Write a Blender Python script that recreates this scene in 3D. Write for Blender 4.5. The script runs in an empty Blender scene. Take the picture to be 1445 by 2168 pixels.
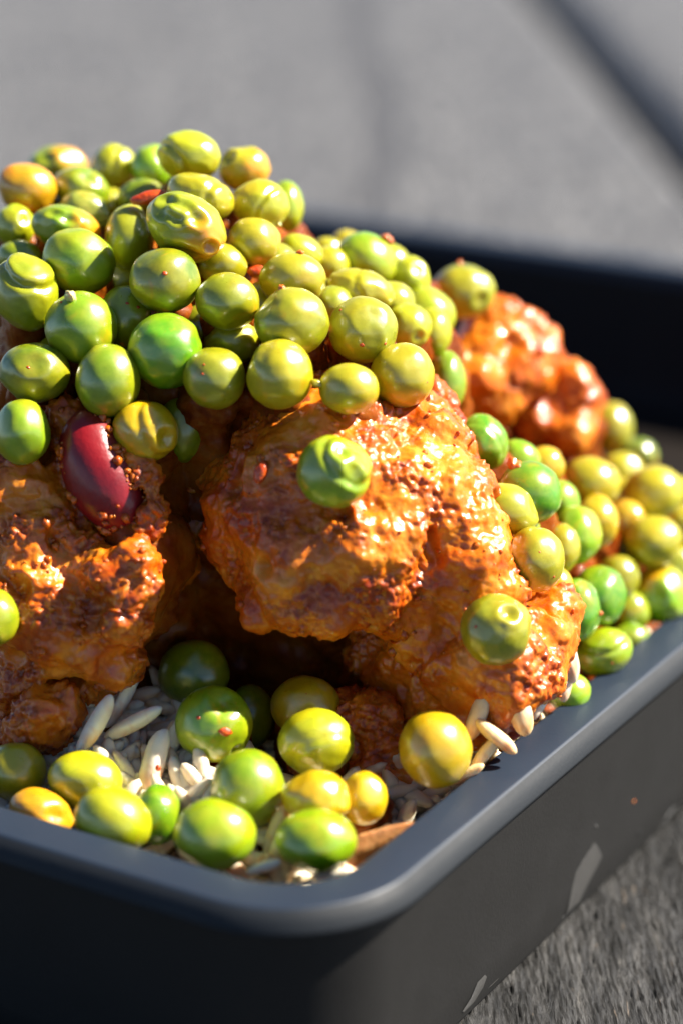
import bpy, math, random
import numpy as np
from mathutils import Vector, Matrix

random.seed(7)
rng = np.random.default_rng(7)
MM = 0.001
scene = bpy.context.scene

# ------------------------------------------------------------------ camera
PITCH = math.radians(20.3)
FPX, CXP, CYP = 5323.0, 722.5, 1084.0
RIM_Z = 28.0                      # height of the tray rim above the table (mm)
CAM = np.array([0.0, 0.0, RIM_Z + 120.0])
FWD = np.array([0.0, math.cos(PITCH), -math.sin(PITCH)])
UPV = np.array([0.0, math.sin(PITCH), math.cos(PITCH)])
RGT = np.array([1.0, 0.0, 0.0])

cam_d = bpy.data.cameras.new("camera")
cam = bpy.data.objects.new("camera", cam_d)
scene.collection.objects.link(cam)
cam.location = Vector(CAM * MM)
cam.rotation_euler = (math.pi / 2 - PITCH, 0, 0)
cam_d.sensor_fit = 'VERTICAL'
cam_d.sensor_height = 36.0
cam_d.lens = FPX / 2168.0 * 36.0
cam_d.clip_start = 0.01
cam_d.clip_end = 60.0
cam_d.dof.use_dof = True
cam_d.dof.focus_distance = 0.2765
cam_d.dof.aperture_fstop = 11.0
scene.camera = cam

# ------------------------------------------------------------------ sky, sun, exposure
SUN_EL, SUN_AZ = math.radians(44.0), math.radians(83.0)    # azimuth clockwise from +Y
world = bpy.data.worlds.new("World")
scene.world = world
world.use_nodes = True
wn = world.node_tree
sky = wn.nodes.new("ShaderNodeTexSky")
sky.sky_type = 'NISHITA'
sky.sun_disc = False
sky.sun_elevation = SUN_EL
sky.sun_rotation = SUN_AZ
sky.altitude = 1500.0
sky.air_density = 0.7
sky.dust_density = 0.2
sky.ozone_density = 3.0
wn.links.new(sky.outputs[0], wn.nodes["Background"].inputs[0])
wn.nodes["Background"].inputs[1].default_value = 0.05
sun_d = bpy.data.lights.new("sun", 'SUN')
sun_d.energy = 5.0
sun_d.angle = math.radians(0.53)
sun_d.color = (1.0, 0.93, 0.82)
sun = bpy.data.objects.new("sun", sun_d)
scene.collection.objects.link(sun)
SUNV = Vector((math.cos(SUN_EL) * math.sin(SUN_AZ), math.cos(SUN_EL) * math.cos(SUN_AZ), math.sin(SUN_EL)))
sun.rotation_euler = SUNV.to_track_quat('Z', 'Y').to_euler()
sun.location = SUNV * 2
scene.view_settings.view_transform = 'Standard'
scene.view_settings.look = 'None'
scene.view_settings.exposure = 1.75
scene.view_settings.gamma = 1.0
scene.view_settings.use_curve_mapping = False
scene.render.engine = 'CYCLES'
scene.cycles.use_denoising = True
scene.cycles.sample_clamp_indirect = 6.0

# ------------------------------------------------------------------ geometry helpers (all in mm, scaled to metres on linking)
def P(px, py, d):
    return CAM + d * (FWD + RGT * ((px - CXP) / FPX) - UPV * ((py - CYP) / FPX))

def ray(px, py):
    return FWD + RGT * ((px - CXP) / FPX) - UPV * ((py - CYP) / FPX)

U = np.array([math.sin(math.radians(31.1)), math.cos(math.radians(31.1)), 0.0])      # along the tray's right side
N = np.array([U[1], -U[0], 0.0])                                                       # out of the tray's right side

def mesh_obj(name, verts, faces, mat, origin=(0, 0, 0), parent=None, smooth=True):
    o_ = np.asarray(origin, float)
    v = (np.asarray(verts, float) - o_) * MM
    me = bpy.data.meshes.new(name)
    me.from_pydata(v.tolist(), [], faces if isinstance(faces, list) else faces.tolist())
    if smooth:
        me.polygons.foreach_set('use_smooth', np.ones(len(me.polygons), bool))
    me.update()
    if mat:
        me.materials.append(mat)
    ob = bpy.data.objects.new(name, me)
    scene.collection.objects.link(ob)
    if parent is not None:
        ob.parent = parent
        pw = np.array(PW[parent.name])
        ob.location = Vector((o_ - pw) * MM)
        PW[ob.name] = o_
    else:
        ob.location = Vector(o_ * MM)
        PW[ob.name] = o_
    return ob
PW = {}

def tag(o, label=None, cat=None, group=None, kind=None):
    if label: o['label'] = label
    if cat: o['category'] = cat
    if group: o['group'] = group
    if kind: o['kind'] = kind
    return o

# numpy Perlin noise
_perm = np.random.default_rng(3).permutation(256)
_perm = np.concatenate([_perm, _perm, _perm])
_grad = np.random.default_rng(4).normal(size=(256, 3))
_grad /= np.linalg.norm(_grad, axis=1)[:, None]
def perlin(p):
    p = np.asarray(p, float)
    i = np.floor(p).astype(int); f = p - i
    i &= 255
    w = f * f * f * (f * (f * 6 - 15) + 10)
    out = 0
    for dx in (0, 1):
        for dy in (0, 1):
            for dz in (0, 1):
                h = _perm[_perm[_perm[(i[:, 0] + dx) & 255] + ((i[:, 1] + dy) & 255)] + ((i[:, 2] + dz) & 255)]
                g = _grad[h]
                q = f - np.array([dx, dy, dz])
                wt = (w[:, 0] if dx else 1 - w[:, 0]) * (w[:, 1] if dy else 1 - w[:, 1]) * (w[:, 2] if dz else 1 - w[:, 2])
                out = out + wt * (g * q).sum(1)
    return out * 1.6
_cell = np.random.default_rng(5).random((256, 3))
def worley(p):
    p = np.asarray(p, float)
    i = np.floor(p).astype(int); f = p - i
    best = np.full(len(p), 9.0)
    for dx in (-1, 0, 1):
        for dy in (-1, 0, 1):
            for dz in (-1, 0, 1):
                h = _perm[_perm[_perm[(i[:, 0] + dx) & 255] + ((i[:, 1] + dy) & 255)] + ((i[:, 2] + dz) & 255)]
                q = _cell[h] + np.array([dx, dy, dz]) - f
                best = np.minimum(best, (q * q).sum(1))
    return np.sqrt(best)
def sstep(a, b, x):
    t = np.clip((x - a) / (b - a), 0, 1)
    return t * t * (3 - 2 * t)

# surface nets over a smooth union of ellipsoids
def surface_nets(F, lo, h):
    nx, ny, nz = F.shape
    ins = F < 0
    cnt = np.zeros((nx - 1, ny - 1, nz - 1), np.int16)
    acc = np.zeros((nx - 1, ny - 1, nz - 1, 3), np.float32)
    def sl(a, dx, dy, dz):
        return a[dx:nx - 1 + dx, dy:ny - 1 + dy, dz:nz - 1 + dz]
    corners = [(a, b, c) for a in (0, 1) for b in (0, 1) for c in (0, 1)]
    for c0 in corners:
        for ax in range(3):
            if c0[ax] == 1: continue
            c1 = list(c0); c1[ax] = 1
            f0, f1 = sl(F, *c0), sl(F, *c1)
            m = (f0 < 0) != (f1 < 0)
            t = np.where(m, f0 / np.where(m, f0 - f1, 1), 0)
            cnt += m
            for k in range(3):
                acc[..., k] += np.where(m, c0[k] + (t if k == ax else 0), 0)
    act = cnt > 0
    idx = -np.ones(act.shape, int)
    idx[act] = np.arange(act.sum())
    ijk = np.argwhere(act)
    V = lo + h * (ijk + acc[act] / cnt[act][:, None])
    faces = []
    for ax in range(3):
        a, b = (ax + 1) % 3, (ax + 2) % 3
        s0 = [slice(1, -1)] * 3; s0[ax] = slice(0, -1)
        s1 = [slice(1, -1)] * 3; s1[ax] = slice(1, None)
        i0, i1 = ins[tuple(s0)], ins[tuple(s1)]
        ch = np.argwhere(i0 != i1)
        base = ch.copy()
        for k in range(3):
            if k != ax: base[:, k] += 1
        sign = i0[tuple(ch.T)]
        def cell(da, db):
            q = base.copy(); q[:, a] -= da; q[:, b] -= db
            return idx[tuple(q.T)]
        q = np.stack([cell(1, 1), cell(0, 1), cell(0, 0), cell(1, 0)], 1)
        q[~sign] = q[~sign][:, ::-1]
        faces.append(q)
    return V, np.concatenate(faces)

def blob_field(blobs, voxel, k=1.1, pad=3.5):
    C = np.array([b[0] for b in blobs]); R = np.array([b[1] for b in blobs])
    lo = (C - R[:, None]).min(0) - pad
    hi = (C + R[:, None]).max(0) + pad
    n = np.ceil((hi - lo) / voxel).astype(int) + 1
    ax = [lo[i] + voxel * np.arange(n[i]) for i in range(3)]
    S = np.zeros(n, np.float32)
    for c, r in zip(C, R):
        m = [np.abs(ax[i] - c[i]) < r + 6.0 / k + 0.5 for i in range(3)]
        s = [np.where(q)[0] for q in m]
        sl_ = tuple(slice(q[0], q[-1] + 1) for q in s)
        g = [ax[i][sl_[i]] - c[i] for i in range(3)]
        dist = np.sqrt(g[0][:, None, None] ** 2 + g[1][None, :, None] ** 2 + g[2][None, None, :] ** 2) - r
        S[sl_] += np.exp(-k * np.clip(dist, -12, 6.0 / k + 2))
    F = -np.log(S + 1e-9) / k
    return F, lo

def vert_normals(V, Fq):
    a = V[Fq[:, 2]] - V[Fq[:, 0]]; b = V[Fq[:, 3]] - V[Fq[:, 1]]
    fn = np.cross(a, b)
    n = np.zeros_like(V)
    for k in range(4):
        np.add.at(n, Fq[:, k], fn)
    return n / (np.linalg.norm(n, axis=1)[:, None] + 1e-12)

def lumpy(name, blobs, mat, voxel=0.32, k=1.1, lump=1.3, crumb=0.5, crumb_size=1.3, pits=1.2, seed=0, crumb_bias=0.0, parent=None, cut=None):
    Fd, lo = blob_field(blobs, voxel, k)
    V, Fq = surface_nets(Fd, lo, voxel)
    n = vert_normals(V, Fq)
    s = V + seed * 17.3
    d = lump * perlin(s / 6.5) + 0.55 * lump * perlin(s / 2.9 + 9) + .28 * lump * (.35 - np.abs(perlin(s / 2.4 + 21)))
    mask = sstep(-0.2, 0.3, perlin(s / 6.0 + 40) + .4 * perlin(s / 2.2 + 60) + crumb_bias)
    d1 = d - pits * sstep(0.32, 0.75, perlin(s / 4.2 + 80))
    w = worley(s / crumb_size + 0.6 * np.c_[perlin(s / 1.0), perlin(s / 1.0 + 50), perlin(s / 1.0 + 90)])
    w2 = worley(s / (crumb_size * 0.45) + 33)
    d1 = d1 + crumb * (0.06 + 0.94 * mask) * (0.62 - w) * 1.3 + 0.35 * crumb * (0.1 + 0.9 * mask) * (0.55 - w2)
    d1 = d1 + 0.19 * perlin(s / 0.95 + 5) + .09 * perlin(s / .48 + 15)
    V = V + n * d1[:, None]
    V = V - n * 0
    org = np.array([V[:, 0].mean(), V[:, 1].mean(), V[:, 2].min()])
    o = mesh_obj(name, V, Fq, mat, org, parent)
    at = o.data.attributes.new('crumb', 'FLOAT', 'POINT')
    at.data.foreach_set('value', mask.astype(np.float32))
    return o

def ico(sub):
    import bmesh
    bm = bmesh.new()
    bmesh.ops.create_icosphere(bm, subdivisions=sub, radius=1.0)
    bm.verts.ensure_lookup_table()
    v = np.array([x.co[:] for x in bm.verts])
    f = [[q.index for q in p.verts] for p in bm.faces]
    bm.free()
    return v / np.linalg.norm(v, axis=1)[:, None], f
ICO = {k: ico(k) for k in (2, 3, 4, 5, 6)}

# ------------------------------------------------------------------ materials
def srgb(r, g, b):
    f = lambda c: ((c / 255 + 0.055) / 1.055) ** 2.4 if c > 10 else c / 255 / 12.92
    return (f(r), f(g), f(b), 1.0)

class NT:
    def __init__(s, name):
        s.m = bpy.data.materials.new(name); s.m.use_nodes = True
        s.t = s.m.node_tree
        s.b = s.t.nodes['Principled BSDF']
    def n(s, typ, **kw):
        nd = s.t.nodes.new(typ)
        for k_, v_ in kw.items():
            if k_.startswith('_'):
                nd.inputs[k_[1:].replace('_', ' ')].default_value = v_
            else:
                setattr(nd, k_, v_)
        return nd
    def l(s, a, b): s.t.links.new(a, b)
    def noise(s, scale, detail=3.0, rough=0.55, vec=None, dist=0.0):
        nd = s.n('ShaderNodeTexNoise', _Scale=scale, _Detail=detail, _Roughness=rough, _Distortion=dist)
        if vec is not None: s.l(vec, nd.inputs['Vector'])
        return nd
    def ramp(s, fac, stops):
        nd = s.n('ShaderNodeValToRGB')
        cr = nd.color_ramp
        while len(cr.elements) < len(stops): cr.elements.new(0.5)
        for e, (p, c) in zip(cr.elements, stops):
            e.position = p; e.color = c if len(c) == 4 else (*c, 1)
        s.l(fac, nd.inputs[0])
        return nd
    def mix(s, fac, a, b, mode='MIX'):
        nd = s.n('ShaderNodeMix', data_type='RGBA', blend_type=mode)
        for sock, v_ in ((nd.inputs[0], fac), (nd.inputs[6], a), (nd.inputs[7], b)):
            if hasattr(v_, 'links'): s.l(v_, sock)
            else: sock.default_value = v_
        return nd.outputs[2]
    def bump(s, h, strength, dist, prev=None):
        nd = s.n('ShaderNodeBump', _Strength=strength, _Distance=dist)
        s.l(h, nd.inputs['Height'])
        if prev is not None: s.l(prev, nd.inputs['Normal'])
        return nd.outputs[0]

def pea_material():
    t = NT('pea_skin'); b = t.b
    oi = t.n('ShaderNodeObjectInfo')
    tc = t.n('ShaderNodeTexCoord')
    off = t.n('ShaderNodeVectorMath', operation='ADD')
    sc = t.n('ShaderNodeVectorMath', operation='SCALE'); sc.inputs['Scale'].default_value = 0.37
    cmb = t.n('ShaderNodeCombineXYZ')
    for i_ in range(3): t.l(oi.outputs['Random'], cmb.inputs[i_])
    t.l(cmb.outputs[0], sc.inputs[0])
    t.l(tc.outputs['Object'], off.inputs[0]); t.l(sc.outputs[0], off.inputs[1])
    v = off.outputs[0]
    big = t.noise(190, 2, .5, v)
    yel = t.mix(t.ramp(big.outputs[0], [(.38, (0, 0, 0)), (.7, (.5, .5, .5))]).outputs[0], oi.outputs['Color'], srgb(184, 160, 8))
    mid = t.noise(900, 4, .65, v, .6)
    mot = t.mix(t.ramp(mid.outputs[0], [(.42, (0, 0, 0)), (.75, (.2, .2, .2))]).outputs[0], yel, srgb(190, 192, 50))
    fine = t.noise(420, 3, .6, v, 1.2)
    dk = t.mix(t.ramp(fine.outputs[0], [(.3, (.25, .25, .25)), (.5, (0, 0, 0))]).outputs[0], mot, srgb(96, 118, 4))
    # thin smears of orange sauce
    sau = t.noise(260, 4, .6, v, .8)
    sm = t.ramp(sau.outputs[0], [(.62, (0, 0, 0)), (.78, (.55, .55, .55))])
    col = t.mix(sm.outputs[0], dk, srgb(204, 132, 8))
    bl = t.n('ShaderNodeAttribute', attribute_name='blush')
    col = t.mix(bl.outputs['Fac'], col, srgb(206, 138, 6))
    t.l(col, b.inputs['Base Color'])
    b.inputs['Subsurface Weight'].default_value = 0.55
    b.inputs['Subsurface Radius'].default_value = (1.0, 0.85, 0.18)
    b.inputs['Subsurface Scale'].default_value = 0.0016
    rn = t.noise(500, 3, .6, v)
    t.l(t.ramp(rn.outputs[0], [(.3, (.27,) * 3), (.7, (.34,) * 3)]).outputs[0], b.inputs['Roughness'])
    b.inputs['IOR'].default_value = 1.52
    b.inputs['Specular IOR Level'].default_value = 0.95
    b.inputs['Coat Weight'].default_value = 0.35
    b.inputs['Coat Roughness'].default_value = 0.18
    h1 = t.noise(700, 3, .6, v)
    h2 = t.noise(2600, 2, .5, v)
    nb = t.bump(h1.outputs[0], 0.15, 0.0002)
    nb = t.bump(h2.outputs[0], 0.12, 0.00005, nb)
    t.l(nb, b.inputs['Normal'])
    hc = t.bump(t.noise(1500, 4, .7, v).outputs[0], 0.35, 0.00012)
    t.l(hc, b.inputs['Coat Normal'])
    return t.m

def meat_material(name, tint=1.0, red=0.0, dark=False):
    t = NT(name); b = t.b
    tc = t.n('ShaderNodeTexCoord'); v = tc.outputs['Object']
    at = t.n('ShaderNodeAttribute', attribute_name='crumb')
    n1 = t.noise(170, 5, .6, v, .6)
    sauce = t.ramp(n1.outputs[0], [(.30, (.28, .028, .001, 1)), (.41, (.50, .092, .002, 1)), (.52, (.62, .165, .006, 1)), (.65, (.72, .26, .025, 1)), (.80, (.76, .37, .09, 1))])
    n2 = t.noise(620, 5, .7, v, .4)
    crumb = t.ramp(n2.outputs[0], [(.28, (.10, .012, .001, 1)), (.43, (.34, .050, .001, 1)), (.56, (.54, .125, .004, 1)), (.70, (.66, .24, .03, 1)), (.82, (.74, .38, .13, 1))])
    col = t.mix(at.outputs['Fac'], sauce.outputs[0], crumb.outputs[0])
    n3 = t.noise(95, 3, .55, v, .5)
    rd = t.ramp(n3.outputs[0], [(.56 - red * .2, (0, 0, 0)), (.70 - red * .2, (.6, .6, .6))])
    col = t.mix(rd.outputs[0], col, (.26, .016, .003, 1))
    n4 = t.noise(330, 4, .6, v)
    gr = t.ramp(n4.outputs[0], [(.66, (0, 0, 0)), (.78, (.5, .5, .5))])
    col = t.mix(gr.outputs[0], col, (.50, .24, .08, 1))
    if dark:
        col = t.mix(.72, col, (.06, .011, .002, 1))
    t.l(col, b.inputs['Base Color'])
    b.inputs['Subsurface Weight'].default_value = 0.35
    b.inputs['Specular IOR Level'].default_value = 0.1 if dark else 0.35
    b.inputs['Subsurface Radius'].default_value = (1.0, 0.3, 0.06)
    b.inputs['Subsurface Scale'].default_value = 0.0014
    rg = t.mix(at.outputs['Fac'], (.26,) * 3 + (1,), (.4,) * 3 + (1,))
    t.l(rg, b.inputs['Roughness'])
    b.inputs['IOR'].default_value = 1.45
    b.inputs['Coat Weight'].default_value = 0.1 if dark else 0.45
    b.inputs['Coat Roughness'].default_value = 0.09
    h1 = t.noise(900, 6, .7, v, .3)
    h2 = t.n('ShaderNodeTexVoronoi', _Scale=1300.0); t.l(v, h2.inputs['Vector'])
    nb = t.bump(h1.outputs[0], 0.35, 0.0003)
    nb = t.bump(h2.outputs['Distance'], 0.3, 0.0002, nb)
    t.l(nb, b.inputs['Normal'])
    t.l(t.bump(t.noise(1500, 3, .55, v, .4).outputs[0], 0.4, 0.00022), b.inputs['Coat Normal'])
    return t.m

def rice_material():
    t = NT('cooked_rice'); b = t.b
    v = t.n('ShaderNodeTexCoord').outputs['Object']
    oi = t.n('ShaderNodeObjectInfo')
    n = t.noise(260, 4, .6, v)
    c = t.ramp(n.outputs[0], [(.3, srgb(216, 204, 178)), (.7, srgb(232, 226, 212))])
    st = t.ramp(t.noise(150, 3, .6, v, .6).outputs[0], [(.5, (0, 0, 0)), (.7, (.8, .8, .8))])
    col = t.mix(st.outputs[0], c.outputs[0], srgb(214, 140, 50))
    t.l(t.mix(1.0, col, oi.outputs['Color'], 'MULTIPLY'), b.inputs['Base Color'])
    b.inputs['Subsurface Weight'].default_value = 0.6
    b.inputs['Subsurface Radius'].default_value = (1, .8, .6)
    b.inputs['Subsurface Scale'].default_value = 0.0012
    b.inputs['Roughness'].default_value = 0.38
    t.l(t.bump(t.noise(1200, 4, .6, v).outputs[0], .4, .0002), b.inputs['Normal'])
    return t.m

def simple(name, color, rough=.5, bump=None, coat=0.0, sss=0.0, spec=.5, vary=None):
    t = NT(name); b = t.b
    v = t.n('ShaderNodeTexCoord').outputs['Object']
    if vary:
        n = t.noise(vary[0], 4, .6, v, .4)
        t.l(t.ramp(n.outputs[0], [(.3, color), (.72, vary[1])]).outputs[0], b.inputs['Base Color'])
    else:
        b.inputs['Base Color'].default_value = color
    b.inputs['Roughness'].default_value = rough
    b.inputs['Coat Weight'].default_value = coat
    b.inputs['Coat Roughness'].default_value = 0.1
    b.inputs['Specular IOR Level'].default_value = spec
    if sss:
        b.inputs['Subsurface Weight'].default_value = sss
        b.inputs['Subsurface Radius'].default_value = (1, .4, .2)
        b.inputs['Subsurface Scale'].default_value = .001
    if bump:
        t.l(t.bump(t.noise(bump[0], 4, .6, v).outputs[0], bump[1], bump[2]), b.inputs['Normal'])
    return t.m

def plastic_material(name, c0, c1, r0, r1, ior, spec, grain):
    t = NT(name); b = t.b
    v = t.n('ShaderNodeTexCoord').outputs['Object']
    n = t.noise(60, 4, .6, v)
    t.l(t.ramp(n.outputs[0], [(.3, c0), (.75, c1)]).outputs[0], b.inputs['Base Color'])
    r = t.noise(180, 5, .6, v)
    t.l(t.ramp(r.outputs[0], [(.3, (r0,) * 3), (.7, (r1,) * 3)]).outputs[0], b.inputs['Roughness'])
    b.inputs['IOR'].default_value = ior
    b.inputs['Specular IOR Level'].default_value = spec
    t.l(t.bump(t.noise(2400, 3, .6, v).outputs[0], grain, .00012), b.inputs['Normal'])
    return t.m

def wood_material(name, k, rel):
    t = NT(name); b = t.b
    tc = t.n('ShaderNodeTexCoord')
    mp = t.n('ShaderNodeMapping'); mp.inputs['Scale'].default_value = (1, .14, 1)
    t.l(tc.outputs['Object'], mp.inputs[0])
    v = mp.outputs[0]
    g1 = t.noise(520, 7, .7, v, .5)
    g2 = t.noise(1900, 4, .7, v, .3)
    g3 = t.noise(70, 4, .6, v, .4)
    c = t.ramp(g1.outputs[0], [(.36, (.008 * k, .008 * k, .008 * k)), (.48, (.046 * k, .045 * k, .044 * k)), (.58, (.092 * k, .090 * k, .088 * k)), (.72, (.19 * k, .18 * k, .165 * k))])
    c2 = t.ramp(g3.outputs[0], [(.3, (.72 if rel > .5 else .93,) * 3), (.7, (1.1 if rel > .5 else 1.03,) * 3)])
    col = t.mix(1.0, c.outputs[0], c2.outputs[0], 'MULTIPLY')
    f = t.ramp(g2.outputs[0], [(.3, (.55,) * 3), (.62, (1.15,) * 3)])
    col = t.mix(1.0, col, f.outputs[0], 'MULTIPLY')
    wm = t.ramp(t.noise(900, 3, .6, v).outputs[0], [(.68, (0, 0, 0)), (.8, (.6, .6, .6))])
    col = t.mix(wm.outputs[0], col, (.36, .27, .19, 1))
    sn = t.n('ShaderNodeAttribute', attribute_name='stain')
    col = t.mix(sn.outputs['Fac'], col, (.045, .043, .042, 1))
    t.l(col, b.inputs['Base Color'])
    b.inputs['Roughness'].default_value = .55
    b.inputs['Specular IOR Level'].default_value = .4
    nb = t.bump(g1.outputs[0], .9 * rel, .0012)
    nb = t.bump(g2.outputs[0], .8 * rel, .0004, nb)
    t.l(nb, b.inputs['Normal'])
    return t.m

M_PEA = pea_material()
M_MEAT = meat_material('sauced_meat')
M_MEAT_RED = meat_material('sauced_meat_red', red=.5)
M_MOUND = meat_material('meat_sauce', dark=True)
M_RICE = rice_material()
M_PLASTIC = plastic_material('black_plastic', (.005, .0046, .0042), (.007, .0066, .0062), .56, .64, 1.5, .4, .3)
M_RIM = plastic_material('black_plastic_rim_skytint', (.0135, .021, .035), (.0165, .025, .041), .46, .54, 1.5, .3, .12)  # same black plastic; the sky's blue reflection is put into its base colour
M_INNER = plastic_material('black_plastic_inside_foodtint', (.0085, .0060, .0042), (.011, .0078, .0055), .55, .63, 1.5, .2, .2)  # same black plastic; brown base colour stands for the food's reflection
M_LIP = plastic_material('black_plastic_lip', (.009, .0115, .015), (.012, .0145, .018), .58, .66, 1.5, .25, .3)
M_WOOD_SHEEN = wood_material('weathered_wood_sheen', 1.6, .3)  # far boards: grazing sheen painted in as a lighter wood colour
M_WOOD_DARK = wood_material('dark_weathered_wood', .5, 1.0)  # near boards: the same wood, darker, without the painted sheen
M_BEAN = simple('kidney_bean_skin', srgb(140, 14, 20), .36, (700, .35, .0003), .15, .15, vary=(150, srgb(98, 6, 14)))
M_FLECK = simple('chilli_fleck', srgb(172, 44, 10), .35, (1500, .6, .0003), .4, .2, vary=(900, srgb(206, 90, 20)))
M_CRUMB = simple('sauce_crumb', srgb(206, 120, 34), .3, (1500, .6, .0003), .5, .3, vary=(700, srgb(188, 78, 18)))
M_NUB = simple('pale_pea_stalk', srgb(206, 206, 150), .4, (900, .5, .0002), .2, .3, vary=(600, srgb(176, 180, 90)))
M_SLIVER = simple('orange_vegetable', srgb(214, 158, 104), .4, (800, .6, .0003), .2, .3, vary=(300, srgb(204, 132, 70)))
M_WALL_MARK = simple('pale_wall_mark', (.040, .039, .038, 1), .4, (1800, .3, .0001), vary=(500, (.048, .047, .045, 1)))
M_SPECK = simple('dark_speck', (.004, .004, .004, 1), .5, (900, .4, .0002))
M_GROUND = simple('dark_ground', (.02, .02, .021, 1), .9, (40, .5, .01), vary=(20, (.03, .03, .03, 1)))

# ------------------------------------------------------------------ ground and table
g = mesh_obj('ground', [(-9000, -9000, -740), (9000, -9000, -740), (9000, 9000, -740), (-9000, 9000, -740)], [[0, 1, 2, 3]], M_GROUND)
tag(g, kind='structure')
table = bpy.data.objects.new('tabletop', None)
scene.collection.objects.link(table)
table['kind'] = 'structure'
PW['tabletop'] = np.zeros(3)
ANG = math.radians(3.3)
TA = np.array([-math.sin(ANG), math.cos(ANG), 0]); TB = np.array([math.cos(ANG), math.sin(ANG), 0])
# boards run away from the camera; each board is a grid whose top carries the raised grain, finest beside the tray
def fine_axis(a0, a1, f0, f1, step, coarse):
    out = [a0]
    while out[-1] < a1:
        x = out[-1]
        dist = max(f0 - x, x - f1, 0)
        st = min(coarse, step + dist * .12)
        if x < f0 < x + st and dist > 0: st = max(step, f0 - x)
        out.append(min(a1, x + st))
    return np.array(out)
G1 = 93.7 * math.cos(ANG) + 682 * math.sin(ANG)       # across-board place of the wide gap
G2 = 6.5 + 720 * math.sin(ANG)                         # place of the long crack in the near board
def plank(b0, b1, seed, mat, y0, y1, crack=None, fine=None):
    if fine: xs = fine_axis(b0, b1, *fine[0], .2, 14); ys = fine_axis(y0, y1, *fine[1], .4, 60)
    else: xs = fine_axis(b0, b1, b1, b1 + 1, 2, 14); ys = np.linspace(y0, y1, 90)
    if crack is not None:
        xs = np.unique(np.r_[xs, np.arange(32, 76, .8)])
        ys = np.unique(np.r_[ys, np.arange(540, 1100, 9)])
    X, Y = np.meshgrid(xs, ys)
    p = np.c_[X.ravel(), Y.ravel(), np.full(X.size, seed * 5.0)]
    q = p / np.array([.30, 2.6, 1])
    wav = perlin(p / np.array([3, 14, 1]))
    q[:, 0] += .5 * wav
    fib = perlin(q) + .55 * perlin(q * np.array([2.1, 1.7, 1]) + 5)
    hole = sstep(.15, .8, perlin(p / np.array([.36, 4.5, 1]) + 30))
    z = .27 * fib - .42 * hole + .25 * perlin(p / np.array([2.2, 30, 1]) + 11)
    if crack is not None:
        path = np.interp(p[:, 1], [560, 621, 641, 700, 770, 854, 957, 1200, 2600], [39, 42.7, 44.6, 50.6, 55.6, 55.0, 59, 66, 120])
        dc = np.abs(p[:, 0] - path - 1.2 * perlin(np.c_[p[:, 1] / 16, p[:, 1] * 0 + 7.5, p[:, 1] * 0]))
        st = (1 - sstep(2.0, 9.0, dc)) * sstep(540, 640, p[:, 1])
        z = z - .8 * st
    edge = np.minimum(p[:, 0] - b0, b1 - p[:, 0])
    z = z - 1.2 * (1 - sstep(0, 1.6, edge)) - .35
    top = TB[None] * p[:, :1] + TA[None] * p[:, 1:2]
    top[:, 2] = z
    nx, ny = len(xs), len(ys)
    id_ = np.arange(nx * ny).reshape(ny, nx)
    F = np.stack([id_[:-1, :-1], id_[:-1, 1:], id_[1:, 1:], id_[1:, :-1]], -1).reshape(-1, 4).tolist()
    V = list(map(tuple, top))
    def skirt(ids, flip):
        n0 = len(V)
        for k_ in ids: V.append((V[k_][0], V[k_][1], -26.0))
        for m in range(len(ids) - 1):
            f = [ids[m], ids[m + 1], n0 + m + 1, n0 + m]
            F.append(f[::-1] if flip else f)
    skirt(list(id_[:, 0]), False); skirt(list(id_[:, -1]), True); skirt(list(id_[0]), True); skirt(list(id_[-1]), False)
    org = TB * (b0 + b1) / 2 + TA * (y0 + y1) / 2
    o = mesh_obj('plank', V, F, mat, org, table)
    if crack is not None:
        q_ = np.zeros(len(V), np.float32); q_[:len(st)] = .72 * st
        o.data.attributes.new('stain', 'FLOAT', 'POINT').data.foreach_set('value', q_)
    return o
JOINT = 452.0                                           # added joint, hidden by the tray, where the painted sheen begins
plank(G1 + 6.5, G1 + 190, 1, M_WOOD_SHEEN, JOINT + 1.5, 2600)
plank(G1 + 197, G1 + 420, 2, M_WOOD_SHEEN, JOINT + 1.5, 2600)
plank(G2 - 330, G1 - 6.5, 3, M_WOOD_SHEEN, JOINT + 1.5, 2600, crack=G2)
plank(G2 - 640, G2 - 336, 5, M_WOOD_SHEEN, JOINT + 1.5, 2600)
plank(G1 + 6.5, G1 + 190, 7, M_WOOD_DARK, -900, JOINT - 1.5)
plank(G1 + 197, G1 + 420, 8, M_WOOD_DARK, -900, JOINT - 1.5)
plank(G2 - 330, G1 - 6.5, 9, M_WOOD_DARK, -900, JOINT - 1.5, fine=((30, 108), (215, 335)))
plank(G2 - 640, G2 - 336, 10, M_WOOD_DARK, -900, JOINT - 1.5)

# ------------------------------------------------------------------ tray
tray = bpy.data.objects.new('food_tray', None)
scene.collection.objects.link(tray)
NR, NL, U0, U1 = -107.2, -287.0, 177.1, 427.0           # outer rim lines
tc_ = N * (NR + NL) / 2 + U * (U0 + U1) / 2
tray.location = Vector(tc_ * MM)
PW['food_tray'] = tc_
tag(tray, 'black plastic takeaway tray heaped with peas and meat', 'tray')
def ring(off, z, R, seg=14):
    R = max(R - off, 1.0)
    n0, n1, u0, u1 = NL + off, NR - off, U0 + off, U1 - off
    pts = []
    for (cn, cu, a0) in ((n1 - R, u0 + R, -90), (n1 - R, u1 - R, 0), (n0 + R, u1 - R, 90), (n0 + R, u0 + R, 180)):
        for i in range(seg + 1):
            a = math.radians(a0 + 90 * i / seg)
            pts.append(N * (cn + R * math.cos(a)) + U * (cu + R * math.sin(a)) + np.array([0, 0, z]))
    # subdivide nothing: straight runs are single edges
    return pts
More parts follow.
